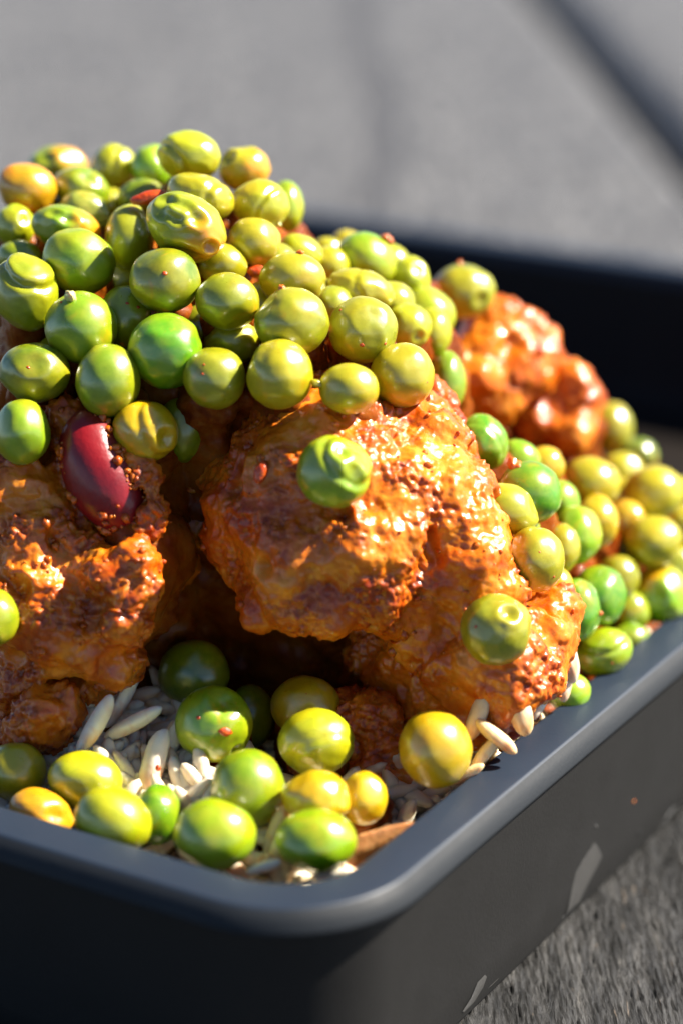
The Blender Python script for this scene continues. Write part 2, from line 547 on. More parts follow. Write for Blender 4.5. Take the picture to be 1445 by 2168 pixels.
def loft(name, prof, mat, parent, R=15.5, cap=False):
    V = []; n = None
    for off, z in prof:
        r_ = ring(off, z, R); n = len(r_); V += r_
    F = []
    for i in range(len(prof) - 1):
        for j in range(n):
            k = (j + 1) % n
            F.append([i * n + j, i * n + k, (i + 1) * n + k, (i + 1) * n + j])
    if cap: F.append([(len(prof) - 1) * n + j for j in range(n)])
    return mesh_obj(name, V, F, mat, (tc_[0], tc_[1], 0), parent)
def arc(cx, cz, r, a0, a1, k):
    return [(cx - r * math.cos(math.radians(a0 + (a1 - a0) * i / k)), cz + r * math.sin(math.radians(a0 + (a1 - a0) * i / k))) for i in range(k + 1)]
rim_prof = [(1.35, RIM_Z - .22)] + arc(1.75, RIM_Z - .4, .4, 50, 90, 3) + arc(6.0, RIM_Z - .8, .8, 90, 178, 5) + [(6.95, RIM_Z - 2.6)]
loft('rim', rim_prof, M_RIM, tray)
lip_prof = [(2.6, RIM_Z - 2.62), (.55, RIM_Z - 2.6)] + arc(.35, RIM_Z - 2.2, .35, -60, 20, 4) + [(.55, RIM_Z - 1.0), (.95, RIM_Z - .55), (1.36, RIM_Z - .215)]
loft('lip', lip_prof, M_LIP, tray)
wall_out = [(2.5, RIM_Z - 2.35), (2.75, RIM_Z - 4), (3.6, 6), (3.9, 2.2), (4.6, .8), (6.5, .05)]
loft('outer_wall', wall_out, M_PLASTIC, tray)
wall_in = [(6.9, RIM_Z - 2.5), (8.2, 6), (9.5, 2.6), (12, 1.4), (60, 1.3)]
loft('inner_wall', wall_in, M_INNER, tray, cap=True)
base = [(6.5, .06), (40, .05)]
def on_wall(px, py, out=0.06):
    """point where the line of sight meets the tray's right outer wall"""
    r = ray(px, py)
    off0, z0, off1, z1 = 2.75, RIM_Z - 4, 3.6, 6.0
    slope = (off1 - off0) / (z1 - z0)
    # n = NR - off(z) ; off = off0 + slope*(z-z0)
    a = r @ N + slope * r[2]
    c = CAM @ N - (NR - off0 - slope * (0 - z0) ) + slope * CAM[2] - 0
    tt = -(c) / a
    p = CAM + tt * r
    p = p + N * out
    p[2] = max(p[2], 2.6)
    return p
def wall_mark(poly, mat, name='pale_mark', th=.04):  # thin flat patch laid on the right outer wall
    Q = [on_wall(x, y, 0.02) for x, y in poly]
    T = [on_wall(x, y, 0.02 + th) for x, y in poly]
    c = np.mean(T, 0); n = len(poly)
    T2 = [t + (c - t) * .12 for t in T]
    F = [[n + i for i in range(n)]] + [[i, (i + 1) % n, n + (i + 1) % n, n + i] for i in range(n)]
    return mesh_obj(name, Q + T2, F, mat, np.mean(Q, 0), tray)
z8 = lambda L: [(1000 + x / 3.247, 1680 + y / 3.247) for x, y in L]
wall_mark(z8([(835, 335), (862, 372), (886, 430), (850, 510), (800, 600), (760, 680), (730, 745), (705, 830), (690, 885), (640, 930), (598, 990), (628, 900), (650, 800), (680, 650), (706, 540), (760, 445)]), M_WALL_MARK)
wall_mark(z8([(1375, 90), (1400, 95), (1370, 160), (1290, 250), (1260, 262), (1310, 190)]), M_WALL_MARK)
wall_mark(z8([(80, 1245), (95, 1260), (70, 1330), (10, 1430), (-60, 1510), (-75, 1500), (-10, 1400), (30, 1300)]), M_WALL_MARK)
wall_mark(z8([(150, 1375), (178, 1385), (165, 1430), (120, 1470), (95, 1460), (115, 1410)]), M_WALL_MARK)
wall_mark(z8([(897, 620), (890, 665), (860, 705), (805, 760), (850, 700), (884, 655)]), M_WALL_MARK)
wall_mark(z8([(1150, 245), (1152, 262), (1138, 290), (1128, 285), (1136, 260)]), M_SPECK, 'crumb_speck')
wall_mark(z8([(1108, 40), (1112, 50), (1104, 66), (1098, 58)]), M_CRUMB, 'crumb_speck')
wall_mark(z8([(845, 210), (858, 225), (848, 238), (834, 228)]), M_WALL_MARK, 'crumb_speck')

# ------------------------------------------------------------------ the heap: depth of the food's face along the line of sight
CTRL = [(0, 1700, 271), (88, 1717, 268), (240, 1735, 263), (454, 1765, 257), (668, 1778, 256), (772, 1690, 264), (526, 1670, 265),
        (669, 1571, 270), (453, 1533, 273), (411, 1425, 284), (530, 1500, 282), (648, 1480, 279), (920, 1587, 270), (310, 1540, 277), (181, 1650, 268),
        (200, 1000, 271), (60, 1250, 267), (0, 1000, 276), (700, 1000, 267), (600, 1250, 267), (850, 1250, 266), (1050, 1333, 266),
        (1131, 1184, 279), (1070, 1080, 282), (1120, 1042, 286), (1020, 937, 292), (1250, 1020, 310), (1293, 907, 336), (1380, 1040, 318),
        (1380, 1145, 314), (1218, 1133, 296), (1265, 1260, 297), (1223, 1291, 291), (1398, 1258, 310), (1275, 1378, 297), (1202, 1460, 289),
        (592, 792, 272), (454, 800, 273), (228, 805, 274), (74, 790, 275), (307, 913, 275), (738, 823, 272), (851, 794, 276),
        (618, 682, 276), (768, 697, 278), (352, 743, 274), (171, 693, 278), (55, 620, 281), (350, 593, 280), (482, 638, 278),
        (168, 553, 284), (397, 480, 282), (538, 511, 287), (275, 500, 288), (140, 480, 291), (33, 478, 294), (424, 415, 290), (548, 430, 293),
        (401, 329, 297), (518, 356, 300), (58, 397, 302), (174, 398, 302), (243, 355, 310), (124, 343, 314), (318, 350, 306),
        (620, 590, 282), (763, 612, 289), (775, 548, 300), (868, 588, 304), (905, 660, 300), (979, 617, 315), (692, 524, 306), (948, 810, 294)]
_c = np.array(CTRL)
def _phi(r): return np.where(r > 0, r * r * np.log(r + 1e-9), 0)
_x = _c[:, :2] / 1000; n_ = len(_c)
_A = np.zeros((n_ + 3, n_ + 3))
_A[:n_, :n_] = _phi(np.linalg.norm(_x[:, None] - _x[None], axis=2)) + 2e-3 * np.eye(n_)
_A[:n_, n_:] = np.c_[np.ones(n_), _x]; _A[n_:, :n_] = np.c_[np.ones(n_), _x].T
_w = np.linalg.solve(_A, np.r_[_c[:, 2], 0, 0, 0])
def depth(px, py):
    q = np.array([px, py]) / 1000
    return float(_phi(np.linalg.norm(_x - q, axis=1)) @ _w[:n_] + _w[n_] + _w[n_ + 1:] @ q)

# ------------------------------------------------------------------ peas
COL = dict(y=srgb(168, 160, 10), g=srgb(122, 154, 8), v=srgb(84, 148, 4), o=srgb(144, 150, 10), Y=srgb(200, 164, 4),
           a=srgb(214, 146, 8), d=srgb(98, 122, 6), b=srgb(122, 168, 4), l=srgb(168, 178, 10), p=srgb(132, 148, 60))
# x, y, rx, ry, image tilt (deg), colour, features, depth nudge, label
# features: ('d', x, y, z, depth, width) dent towards a direction seen from the camera; ('c', nx, ny, nz, offset, depth, width) crease;
#           ('n', x, y, z, size, material) little stalk; ('f', x, y, z, size) fleck; ('k', ...) crumb
PEAS = [
 (401, 329, 67, 53, -8, 'l', [('c', -.8, -.6, .3, .62, .16, .1)], -3, 'bright yellow-green pea crowning the very top of the heap'),
 (518, 358, 55, 50, 0, 'y', [('d', -.6, .4, .7, .3, .3), ('b', .7, 0, .6)], 2, 'pea with an orange blush and a dark hole, just right of the topmost pea'),
 (124, 352, 64, 44, 0, 'g', [('d', -.3, .2, .8, .2, .35), ('b', .6, .4, .5)], 4, 'blurred pea with an orange blush on the far left skyline of the heap'),
 (243, 355, 50, 51, -30, 'l', [('c', .8, .4, .3, .4, .06, .1)], 0, 'glossy light green skyline pea midway between the topmost pea and the left skyline'),
 (325, 356, 48, 50, 0, 'b', [], 3, 'green pea half hidden behind the left side of the topmost pea'),
 (58, 398, 65, 54, -15, 'a', [], -3, 'orange-yellow pea at the left edge near the top of the heap'),
 (174, 400, 63, 46, -20, 'g', [('d', .1, .5, .8, .12, .4)], -2, 'green pea just right of the orange-yellow pea at the upper left'),
 (300, 418, 52, 40, 10, 'd', [('d', 0, .4, .9, .1, .5)], 4, 'dull green pea with red sauce on it, tucked below left of the topmost pea'),
 (424, 416, 74, 49, -20, 'y', [('c', .9, .1, .3, .55, .08, .1)], -2, 'wide yellow-green pea lying between the topmost and the deeply wrinkled pea'),
 (552, 433, 62, 54, -15, 'l', [('c', .9, -.2, .4, .45, .08, .08), ('n', .78, -.55, .25, .10, 'N')], -2, 'smooth light green pea with a small pointed tip on the right shoulder of the heap'),
 (606, 438, 38, 56, 0, 'b', [], 3, 'green pea peeking out on the heap\'s right shoulder behind a smooth light green pea'),
 (33, 478, 42, 47, 0, 'l', [('d', .5, .2, .8, .15, .3)], 0, 'light green pea at the left edge directly below the orange-yellow pea'),
 (182, 448, 56, 42, -20, 'p', [('d', .3, 0, .9, .15, .6)], 4, 'greyish translucent pea in the second row at the upper left'),
 (140, 482, 74, 47, -12, 'g', [('d', .1, .3, .9, .2, .3), ('d', -.3, .4, .8, .14, .25), ('b', .85, .1, .4)], -1, 'squashed dimpled pea with an orange right end, upper left'),
 (275, 502, 52, 70, 0, 'o', [], 2, 'tall olive pea immediately left of the deeply wrinkled pea'),
 (397, 480, 92, 68, -28, 'o', [('d', -.62, .35, .7, .17, .27), ('d', -.25, .45, .86, .17, .26), ('d', .14, .3, .93, .2, .29), ('d', -.2, .0, .97, .13, .24), ('d', -.58, -.02, .8, .12, .24), ('d', .7, -.25, .6, .24, .2), ('d', .3, -.85, .3, .3, .5), ('b', .75, -.2, .5)], -3, 'large deeply wrinkled pea with cell-like dents near the top of the heap'),
 (538, 512, 58, 52, -10, 'y', [], 0, 'yellow-green pea right of the deeply wrinkled pea, below the heap\'s right shoulder'),
 (42, 545, 48, 38, 0, 'g', [], 3, 'green pea mostly hidden behind the creased pea at the left edge'),
 (55, 620, 70, 82, 10, 'o', [('c', .4, .75, .5, .62, .12, .09)], -1, 'big pea with a curved skin fold at the left edge'),
 (168, 553, 79, 70, -25, 'g', [('d', -.5, .75, .35, .06, .4)], -1, 'large fresh green pea between the creased left-edge pea and the wrinkled pea'),
 (350, 593, 76, 70, -10, 'd', [('f', .05, .08, .98, .075)], -2, 'dark green pea with one brown fleck, right under the wrinkled pea'),
 (472, 562, 53, 47, 0, 'y', [], 4, 'yellow-olive pea squeezed under the wrinkled pea\'s right end'),
 (482, 638, 69, 61, -10, 'o', [], 0, 'plain olive pea in the middle row, left of the large nubbed pea'),
 (620, 592, 71, 59, 0, 'y', [('k', .2, .85, .4, .11)], 0, 'yellow pea dusted with sauce grains, just behind the large nubbed pea'),
 (618, 682, 80, 74, 0, 'o', [('k', -.28, .93, .22, .10), ('d', .92, .3, .2, .1, .3)], -2, 'large olive pea with a tiny nub on top, centre of the heap'),
 (171, 693, 78, 76, -10, 'g', [('n', -.36, .66, .62, .2, 'N'), ('f', -.55, .5, .62, .06)], -1, 'pale green pea with a whitish stalk stub on top, left side of the heap'),
 (268, 672, 60, 68, 0, 'o', [('f', .1, .35, .9, .06), ('f', .55, .3, .75, .06)], 3, 'olive pea with two brown flecks, half hidden in the second layer'),
 (352, 743, 82, 80, 0, 'v', [('d', 0, -.2, .97, .06, .5)], -1, 'big vivid green pea with a yellow blushed top, middle left of the heap'),
 (492, 722, 62, 50, 0, 'o', [], 4, 'olive pea sunk in the gap between the vivid green and the bright yellow pea'),
 (74, 790, 76, 65, 0, 'd', [('d', .05, .25, .95, .12, .4), ('f', -.1, .15, .97, .06)], 0, 'dull dark green dimpled pea at the left edge above the meat'),
 (228, 805, 70, 78, 0, 'g', [], -1, 'oval green pea above the kidney bean'),
 (454, 800, 66, 67, 0, 'o', [('f', -.3, .35, .88, .04), ('f', -.28, .1, .95, .04)], -1, 'olive pea with a few pale specks, left neighbour of the bright yellow pea'),
 (592, 792, 71, 75, 0, 'y', [('d', -.75, -.25, .6, .08, .4)], -2, 'bright smooth yellow pea resting on the top edge of the central meat chunk'),
 (48, 915, 60, 70, 0, 'g', [], -3, 'green pea at the left edge touching the kidney bean chunk'),
 (307, 913, 71, 65, -20, 'Y', [('d', .72, .05, .65, .2, .35), ('c', .7, .5, .5, .42, .07, .12)], -2, 'yellow-brown pea with a glossy dent, right of the kidney bean'),
 (388, 905, 54, 74, 0, 'd', [], 5, 'dark green shaded pea beside the yellow-brown dented pea'),
 (255, 594, 46, 46, 0, 'o', [], 9, 'pea barely showing in the crack between the fresh green and dark green peas'),
 (636, 535, 48, 40, -20, 'l', [], 1, 'shiny light green pea on the right slope, above the sauce-dusted yellow pea'),
 (700, 562, 44, 40, -30, 'l', [], 3, 'small shiny pea on the right slope behind the sauce-dusted yellow pea'),
 (692, 530, 34, 28, 0, 'y', [], 8, 'far yellow pea barely rising over the right slope'),
 (775, 550, 66, 56, -30, 'b', [('k', .2, .95, .1, .24)], 0, 'green pea carrying an orange crumb on the right skyline of the heap'),
 (735, 522, 40, 36, 0, 'y', [], 8, 'orange-tinged pea just behind the crumb-topped skyline pea'),
 (868, 590, 42, 48, 0, 'l', [('d', .3, .3, .85, .15, .35)], 1, 'bright-highlight pea right of the crumb-topped skyline pea'),
 (763, 614, 73, 44, -15, 'y', [('c', .8, .3, .4, .3, .06, .1)], 0, 'wide yellow pea with twin highlights above the flecked olive pea'),
 (979, 619, 68, 60, 0, 'o', [('d', .5, -.35, .75, .12, .3), ('k', -.1, .95, .2, .1)], 0, 'single olive pea perched on top of the back right meat chunk'),
 (905, 662, 62, 52, -30, 'l', [], 1, 'glossy pea in the dip left of the back right meat chunk'),
 (768, 698, 73, 71, 0, 'o', [('f', .0, -.5, .85, .06), ('f', .62, -.45, .6, .05), ('f', -.65, .5, .5, .05), ('d', .25, -.3, .9, .06, .3)], -1, 'round olive pea with several brown flecks, right of the large nubbed pea'),
 (863, 692, 50, 50, -20, 'l', [('d', .5, -.3, .7, .15, .3)], 3, 'small strongly lit pea right behind the flecked olive pea'),
 (914, 704, 42, 53, 0, 'l', [], 4, 'strongly lit pea at the right end of the row by the back right meat'),
 (851, 794, 69, 70, 0, 'y', [('f', .7, -.2, .65, .03)], -1, 'smooth yellow-olive pea at the right end of the row above the central meat'),
 (946, 808, 40, 66, 0, 'g', [], 3, 'upright green pea behind the last yellow-olive pea above the central meat'),
 (738, 823, 65, 54, 0, 'y', [('n', -.93, .22, .25, .2, 'P')], -2, 'small yellow pea with a stubby stalk pointing left, above the central meat'),
 (706, 1000, 79, 78, 0, 'g', [('d', .52, -.1, .82, .2, .32), ('d', .2, .55, .78, .14, .25), ('c', .6, .5, .6, .62, .08, .09)], -1.6, 'lone dimpled green pea stuck on the face of the central meat chunk'),
 (1020, 937, 54, 62, 20, 'v', [('c', -.5, -.3, .7, .35, .02, .08)], 0, 'vivid green pea in the gap between the central and back right meat'),
 (1095, 972, 48, 42, -20, 'b', [], 5, 'green pea behind the vivid green peas, below the back right meat'),
 (1153, 985, 42, 40, 0, 'Y', [], 4, 'small yellow pea directly beneath the back right meat chunk'),
 (1120, 1042, 71, 66, -25, 'v', [('k', -.78, .55, .25, .22)], -1, 'vivid green pea with a crumb on its left, right of the central meat'),
 (1070, 1080, 71, 56, -15, 'o', [], -2, 'smooth olive pea leaning on the right flank of the central meat'),
 (1131, 1184, 64, 70, 0, 'o', [('f', .6, -.45, .6, .045), ('f', .1, .2, .95, .03)], -2.5, 'olive pea standing on the meat ledge right of the central chunk'),
 (1188, 1162, 40, 54, 0, 'y', [], 4, 'yellow pea sliver showing behind the olive pea on the meat ledge'),
 (1218, 1133, 55, 63, -10, 'b', [], 1, 'bright green pea at the left of the blurred yellow group on the right'),
 (1250, 1022, 64, 56, 0, 'y', [('k', .5, .5, .6, .1)], 0, 'yellow-olive pea below the back right meat, at the back of the right-hand group'),
 (1293, 907, 47, 56, 0, 'o', [], 0, 'solitary far pea against the dark tray, right of the back right meat'),
 (1315, 996, 48, 40, 0, 'y', [], 6, 'hidden far yellow pea behind the right-hand group'),
 (1383, 1042, 64, 58, 0, 'y', [], 0, 'large blurred yellow pea near the right edge, top of the right-hand group'),
 (1262, 1105, 46, 58, 0, 'Y', [], 2, 'blurred yellow pea in the middle of the right-hand group, left of a twin'),
 (1325, 1102, 42, 45, 0, 'Y', [], 4, 'blurred yellow twin pea wedged in the middle of the right-hand group'),
 (1382, 1147, 63, 56, 0, 'y', [], 0, 'large blurred yellow pea at the right, lower one of the big pair'),
 (1445, 1112, 42, 42, 0, 'y', [], 3, 'yellow pea cut by the right edge between the big yellow pair'),
 (1445, 1052, 40, 44, 0, 'y', [], 5, 'yellow pea cut by the right edge beside the upper big yellow pea'),
 (1266, 1262, 59, 66, -10, 'v', [], 0, 'vivid green pea deep in the right-hand group, second from the meat'),
 (1221, 1291, 50, 68, 0, 'v', [('k', .85, -.1, .4, .09), ('d', -.4, .4, .8, .1, .35)], -1, 'vivid green pea touching the meat ledge, with a yellow crumb on its side'),
 (1398, 1258, 61, 63, 20, 'b', [('d', -.3, .1, .9, .14, .4), ('b', -.2, .9, .3)], 0, 'green yellow-rimmed pea just inside the right rim near the right edge'),
 (1276, 1380, 63, 51, 20, 'b', [('f', .1, -.45, .85, .05), ('c', .2, .8, .5, .55, .06, .09)], -1, 'mottled green pea lying against the right rim'),
 (1332, 1352, 42, 34, 0, 'v', [], 4, 'green pea mostly hidden behind the mottled pea at the right rim'),
 (1204, 1466, 46, 42, 20, 'b', [], -1, 'green pea top peeping over the right rim beside the rice'),
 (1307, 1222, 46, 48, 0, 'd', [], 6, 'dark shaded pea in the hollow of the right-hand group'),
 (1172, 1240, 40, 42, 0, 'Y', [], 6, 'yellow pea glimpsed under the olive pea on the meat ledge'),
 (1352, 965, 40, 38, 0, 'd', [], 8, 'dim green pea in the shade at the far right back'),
 (1050, 1333, 77, 76, 0, 'o', [('d', .32, .52, .8, .22, .27), ('f', -.6, .1, .8, .05)], 2.2, 'olive pea with a ring-shaped shiny dimple on the lower right meat'),
 (920, 1586, 77, 83, 12, 'Y', [], -2, 'golden yellow pea by the right rim near the tray corner'),
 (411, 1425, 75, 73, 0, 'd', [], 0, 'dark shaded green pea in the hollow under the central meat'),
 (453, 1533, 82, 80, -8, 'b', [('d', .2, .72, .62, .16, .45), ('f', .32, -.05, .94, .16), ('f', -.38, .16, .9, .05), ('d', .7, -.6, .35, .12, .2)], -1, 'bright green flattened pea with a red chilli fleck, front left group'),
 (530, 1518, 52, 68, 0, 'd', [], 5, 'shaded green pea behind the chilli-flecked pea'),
 (648, 1495, 75, 64, 0, 'Y', [('f', 0, .5, .8, .03)], 2, 'yellow pea at the back of the front group, before the dark hollow'),
 (669, 1571, 80, 72, 0, 'l', [('c', .35, -.75, .5, .42, .03, .1)], 0, 'yellow-green pea with a crease, in front of the yellow pea by the hollow'),
 (526, 1670, 79, 86, 0, 'g', [], 0, 'plain green pea in the centre of the front group'),
 (454, 1766, 87, 78, 0, 'b', [], 0, 'bright green pea in the front row, left of the tray corner'),
 (671, 1690, 74, 60, -10, 'Y', [('c', 1, 0, .3, .85, .06, .1)], -1, 'yellow pea directly behind the frontmost green pea'),
 (770, 1690, 50, 57, 0, 'Y', [], 1, 'narrow yellow pea right of the yellow pea behind the frontmost one'),
 (668, 1780, 86, 68, 0, 'b', [], 0, 'frontmost bright green pea nearest the tray corner'),
 (333, 1724, 53, 65, 0, 'v', [], 1.5, 'small deep green pea tucked in the front row'),
 (240, 1737, 84, 70, -25, 'l', [], -1, 'big lime-yellow pea in the front row at the left'),
 (181, 1652, 80, 62, -8, 'l', [], 1, 'lime-yellow pea behind the big lime-yellow one at the left front'),
 (36, 1632, 64, 64, -10, 'y', [], 1, 'blurred yellow pea at the front left edge'),
 (88, 1722, 70, 52, -20, 'a', [('d', .4, .2, .8, .1, .4)], -1, 'amber wrinkled pea against the left front rim'),
 (1180, 1062, 46, 46, 0, 'b', [], 7, 'green pea wedged behind the crumb-carrying vivid green pea at the right'),
 (1318, 1052, 46, 44, 0, 'y', [], 8, 'yellow pea filling the gap between the two uppermost yellow-olive peas at the right'),
 (1325, 1165, 44, 44, 0, 'g', [], 7, 'green pea filling the gap below the blurred yellow twin'),
 (1430, 1195, 42, 42, 0, 'o', [], 6, 'olive pea at the right edge above the yellow-rimmed green pea'),
 (1330, 1295, 44, 46, 0, 'g', [], 6, 'green pea low between the vivid and the yellow-rimmed pea at the right'),
 (1100, 1120, 42, 40, 0, 'g', [], 7, 'green pea peeking between the two olive peas leaning on the meat'),
 (660, 620, 44, 44, 0, 'y', [], 8, 'pea hidden in the gap right of the sauce-dusted yellow pea'),
 (830, 640, 48, 44, 0, 'l', [], 5, 'light green pea in the gap between the twin-highlight pea and the dip'),
 (92, 445, 44, 40, 0, 'd', [], 6, 'dull pea sunk between the light green left-edge pea and the squashed pea'),
 (232, 436, 40, 40, 0, 'o', [], 6, 'olive pea in the crack above the tall olive pea'),
 (588, 556, 42, 42, 0, 'o', [], 6, 'olive pea sunk right below the yellow-green pea by the shoulder'),
 (705, 648, 44, 44, 0, 'o', [], 7, 'olive pea hidden above the flecked olive pea'),
 (552, 640, 42, 44, 0, 'o', [], 7, 'olive pea hidden between the plain olive and the large nubbed pea'),
 (425, 690, 44, 46, 0, 'd', [], 7, 'dark pea hidden right of the vivid green pea'),
 (118, 755, 44, 46, 0, 'd', [], 7, 'dark pea hidden under the stalk-stub pea'),
 (825, 560, 42, 44, 0, 'l', [], 6, 'light green pea between the crumb-topped and the bright-highlight pea'),
 (-14, 1308, 56, 62, 0, 'g', [], 1.0, 'green pea cut by the left edge on the kidney bean chunk'),
]
pr = []
for (x, y, rx, ry, rot, col, feats, dd, lab) in PEAS:
    d = depth(x, y) + dd
    pr.append([x, y, rx, ry, d])
pr = np.array(pr, float)
prior = pr[:, 4].copy()
for it in range(80):            # settle: peas that would run into each other part along the heap's depth
    mv = np.zeros(len(pr)); 
    C = np.array([P(*q[[0, 1, 4]]) for q in pr])
    R = (pr[:, 2] + pr[:, 3]) / 2 * pr[:, 4] / FPX
    for i in range(len(pr)):
        dv = np.linalg.norm(C - C[i], axis=1)
        for j in np.where((dv < 0.91 * (R + R[i])))[0]:
            if j <= i: continue
            pen = 0.91 * (R[i] + R[j]) - dv[j]
            s = 1 if pr[i, 4] >= pr[j, 4] else -1
            mv[i] += s * pen * .3; mv[j] -= s * pen * .3
    pr[:, 4] += mv + .04 * (prior - pr[:, 4])
CAMR = np.stack([RGT, UPV, -FWD], 1)      # camera frame -> world

def make_pea(q, rot, col, feats, lab, seed):
    x, y, rx, ry, d = q
    c = P(x, y, d)
    s = d / FPX
    a, b_ = rx * s, ry * s
    cc = (a + b_) / 2
    hero = any(f[0] in 'dc' for f in feats)
    v, f = ICO[5 if hero else 4]
    r = np.random.default_rng(seed)
    n = v.copy()
    disp = 0.035 * perlin(n * 1.3 + seed * 3.7) + 0.018 * perlin(n * 3.0 + seed)
    for _ in range(4):                                   # faces pressed flat by neighbours
        w = r.normal(size=3); w /= np.linalg.norm(w)
        t = n @ w
        lim = r.uniform(.83, .93)
        disp -= 0.5 * np.clip(t - lim, 0, None)
    extra = []
    blush = .35 * sstep(.3, .8, perlin(n * 1.1 + seed * 5.1)) * r.uniform(0, .7)
    for ft in feats:
        if ft[0] == 'd':
            w = np.array(ft[1:4], float); w /= np.linalg.norm(w)
            ang = np.arccos(np.clip(n @ w, -1, 1))
            ang = ang * (1 + .15 * perlin(n * 4 + seed))
            g_ = .8 * ft[4] * (np.exp(-(ang / ft[5]) ** 2 * 1.6))
            rimb = .22 * ft[4] * np.exp(-((ang - ft[5] * 1.25) / (ft[5] * .45)) ** 2)
            disp += -g_ + rimb
        elif ft[0] == 'c':
            w = np.array(ft[1:4], float); w /= np.linalg.norm(w)
            t = n @ w + .05 * perlin(n * 2.5 + seed) - ft[4]
            m = .5 + .5 * np.sign(n[:, 2]) * np.abs(n[:, 2]) ** .5
            disp += m * (-ft[5] * np.exp(-(t / ft[6]) ** 2) + .5 * ft[5] * np.exp(-((t - 1.7 * ft[6]) / ft[6]) ** 2))
        elif ft[0] == 'b':
            w = np.array(ft[1:4], float); w /= np.linalg.norm(w)
            blush = np.maximum(blush, .85 * sstep(.45, .95, n @ w + .2 * perlin(n * 3 + seed)))
        else:
            extra.append(ft)
    v2 = n * (1 + disp)[:, None]
    ct, st = math.cos(math.radians(rot)), math.sin(math.radians(rot))
    E = v2 * np.array([a, b_, cc])
    Rz = np.array([[ct, -st, 0], [st, ct, 0], [0, 0, 1]])
    W = (E @ Rz.T) @ CAMR.T + c
    o = mesh_obj('pea', W, f, M_PEA, c)
    o.data.attributes.new('blush', 'FLOAT', 'POINT').data.foreach_set('value', blush.astype(np.float32))
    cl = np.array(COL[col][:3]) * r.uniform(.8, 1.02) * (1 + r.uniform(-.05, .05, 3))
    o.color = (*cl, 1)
    tag(o, lab, 'pea', 'peas heaped in the tray')
    def surf(w):
        w = np.array(w, float); w /= np.linalg.norm(w)
        k = np.argmax(n @ w)
        return W[k], (w * np.array([1 / a, 1 / b_, 1 / cc])) @ Rz.T @ CAMR.T
    for ft in extra:
        p, nn = surf(ft[1:4]) if ft[0] != 'b' else (None, None)
        if ft[0] == 'f':
            vv, ff = ICO[2]
            nn = nn / np.linalg.norm(nn)
            t1 = np.cross(nn, [.3, .2, 1]); t1 /= np.linalg.norm(t1); t2 = np.cross(nn, t1)
            lump_ = 1 + .45 * perlin(vv * 1.9 + seed)
            sz = ft[4] * cc
            q_ = vv * lump_[:, None]
            Wv = p + sz * (q_[:, :1] * t1 * r.uniform(.8, 1.3) + q_[:, 1:2] * t2 * r.uniform(.6, 1) + q_[:, 2:] * nn * .35)
            mesh_obj('sauce_fleck', Wv, ff, M_FLECK, p, o)
        elif ft[0] == 'k':
            vv, ff = ICO[3]
            nn = nn / np.linalg.norm(nn)
            Wv = p + ft[4] * cc * vv * (1 + .5 * perlin(vv * 1.7 + seed * 2))[:, None]
            mesh_obj('sauce_crumb', Wv, ff, M_CRUMB, p, o)
        elif ft[0] == 'n':
            vv, ff = ICO[3]
            nn = nn / np.linalg.norm(nn)
            t1 = np.cross(nn, [.3, .2, 1]); t1 /= np.linalg.norm(t1); t2 = np.cross(nn, t1)
            sz = ft[4] * cc
            q_ = vv * (1 + .35 * perlin(vv * 1.5 + seed))[:, None]
            ln = 1.5 if ft[5] == 'P' else 1.0
            Wv = p + sz * (q_[:, :1] * t1 * .8 + q_[:, 1:2] * t2 * .7 + (q_[:, 2:] * ln + .3) * nn)
            so = mesh_obj('stalk', Wv, ff, M_NUB if ft[5] == 'N' else M_PEA, p, o)
            so.color = (*cl, 1)
        elif ft[0] == 'b':
            pass
    return o, c, cc
pea_c = []
for i, (x, y, rx, ry, rot, col, feats, dd, lab) in enumerate(PEAS):
    o, c, rr = make_pea(pr[i], rot, col, feats, lab, i + 11)
    pea_c.append((c, rr, y, dd, lab))

# ------------------------------------------------------------------ meat
B = lambda L: [(P(x, y, d), r) for x, y, d, r in L]
main = B([(700, 1000, 277, 9.3), (600, 1050, 278, 9), (810, 1050, 277, 8.5), (860, 960, 282, 7.5), (640, 930, 282, 7.5), (740, 910, 281, 6.5), (760, 1130, 275, 9), (640, 1180, 275, 7.5),
          (560, 1120, 279, 7), (500, 1000, 285, 6.5), (780, 1230, 273, 5.5), (700, 1265, 272.5, 4), (620, 1275, 273, 3.2), (555, 1285, 274, 2.3), (470, 1080, 285, 5.5), (820, 1290, 274, 3),
          (940, 1090, 277, 6.8), (965, 1190, 276, 6.2), (900, 1230, 275, 5), (1000, 1270, 276, 5.6), (920, 1330, 278, 5), (1050, 1390, 276, 6), (1120, 1370, 279, 5.2),
          (1165, 1318, 282, 3.6), (1185, 1295, 282, 2.2), (990, 1420, 276, 5), (1080, 1460, 275, 4.4), (1120, 1440, 277, 4), (870, 1400, 284, 5), (820, 1350, 287, 5), (900, 1470, 282, 4), (1040, 1495, 276.5, 4), (1070, 1500, 279, 3.0), (985, 1535, 277, 3.2), (950, 1480, 280, 4)])
o = MAIN = lumpy('meat_chunk', main, M_MEAT, voxel=.22, k=2.6, lump=1.25, crumb=.62, crumb_size=1.0, pits=2.0, seed=1, crumb_bias=-.06)
tag(o, 'large central chunk of meat glazed in orange sauce with one pea on its face', 'meat')
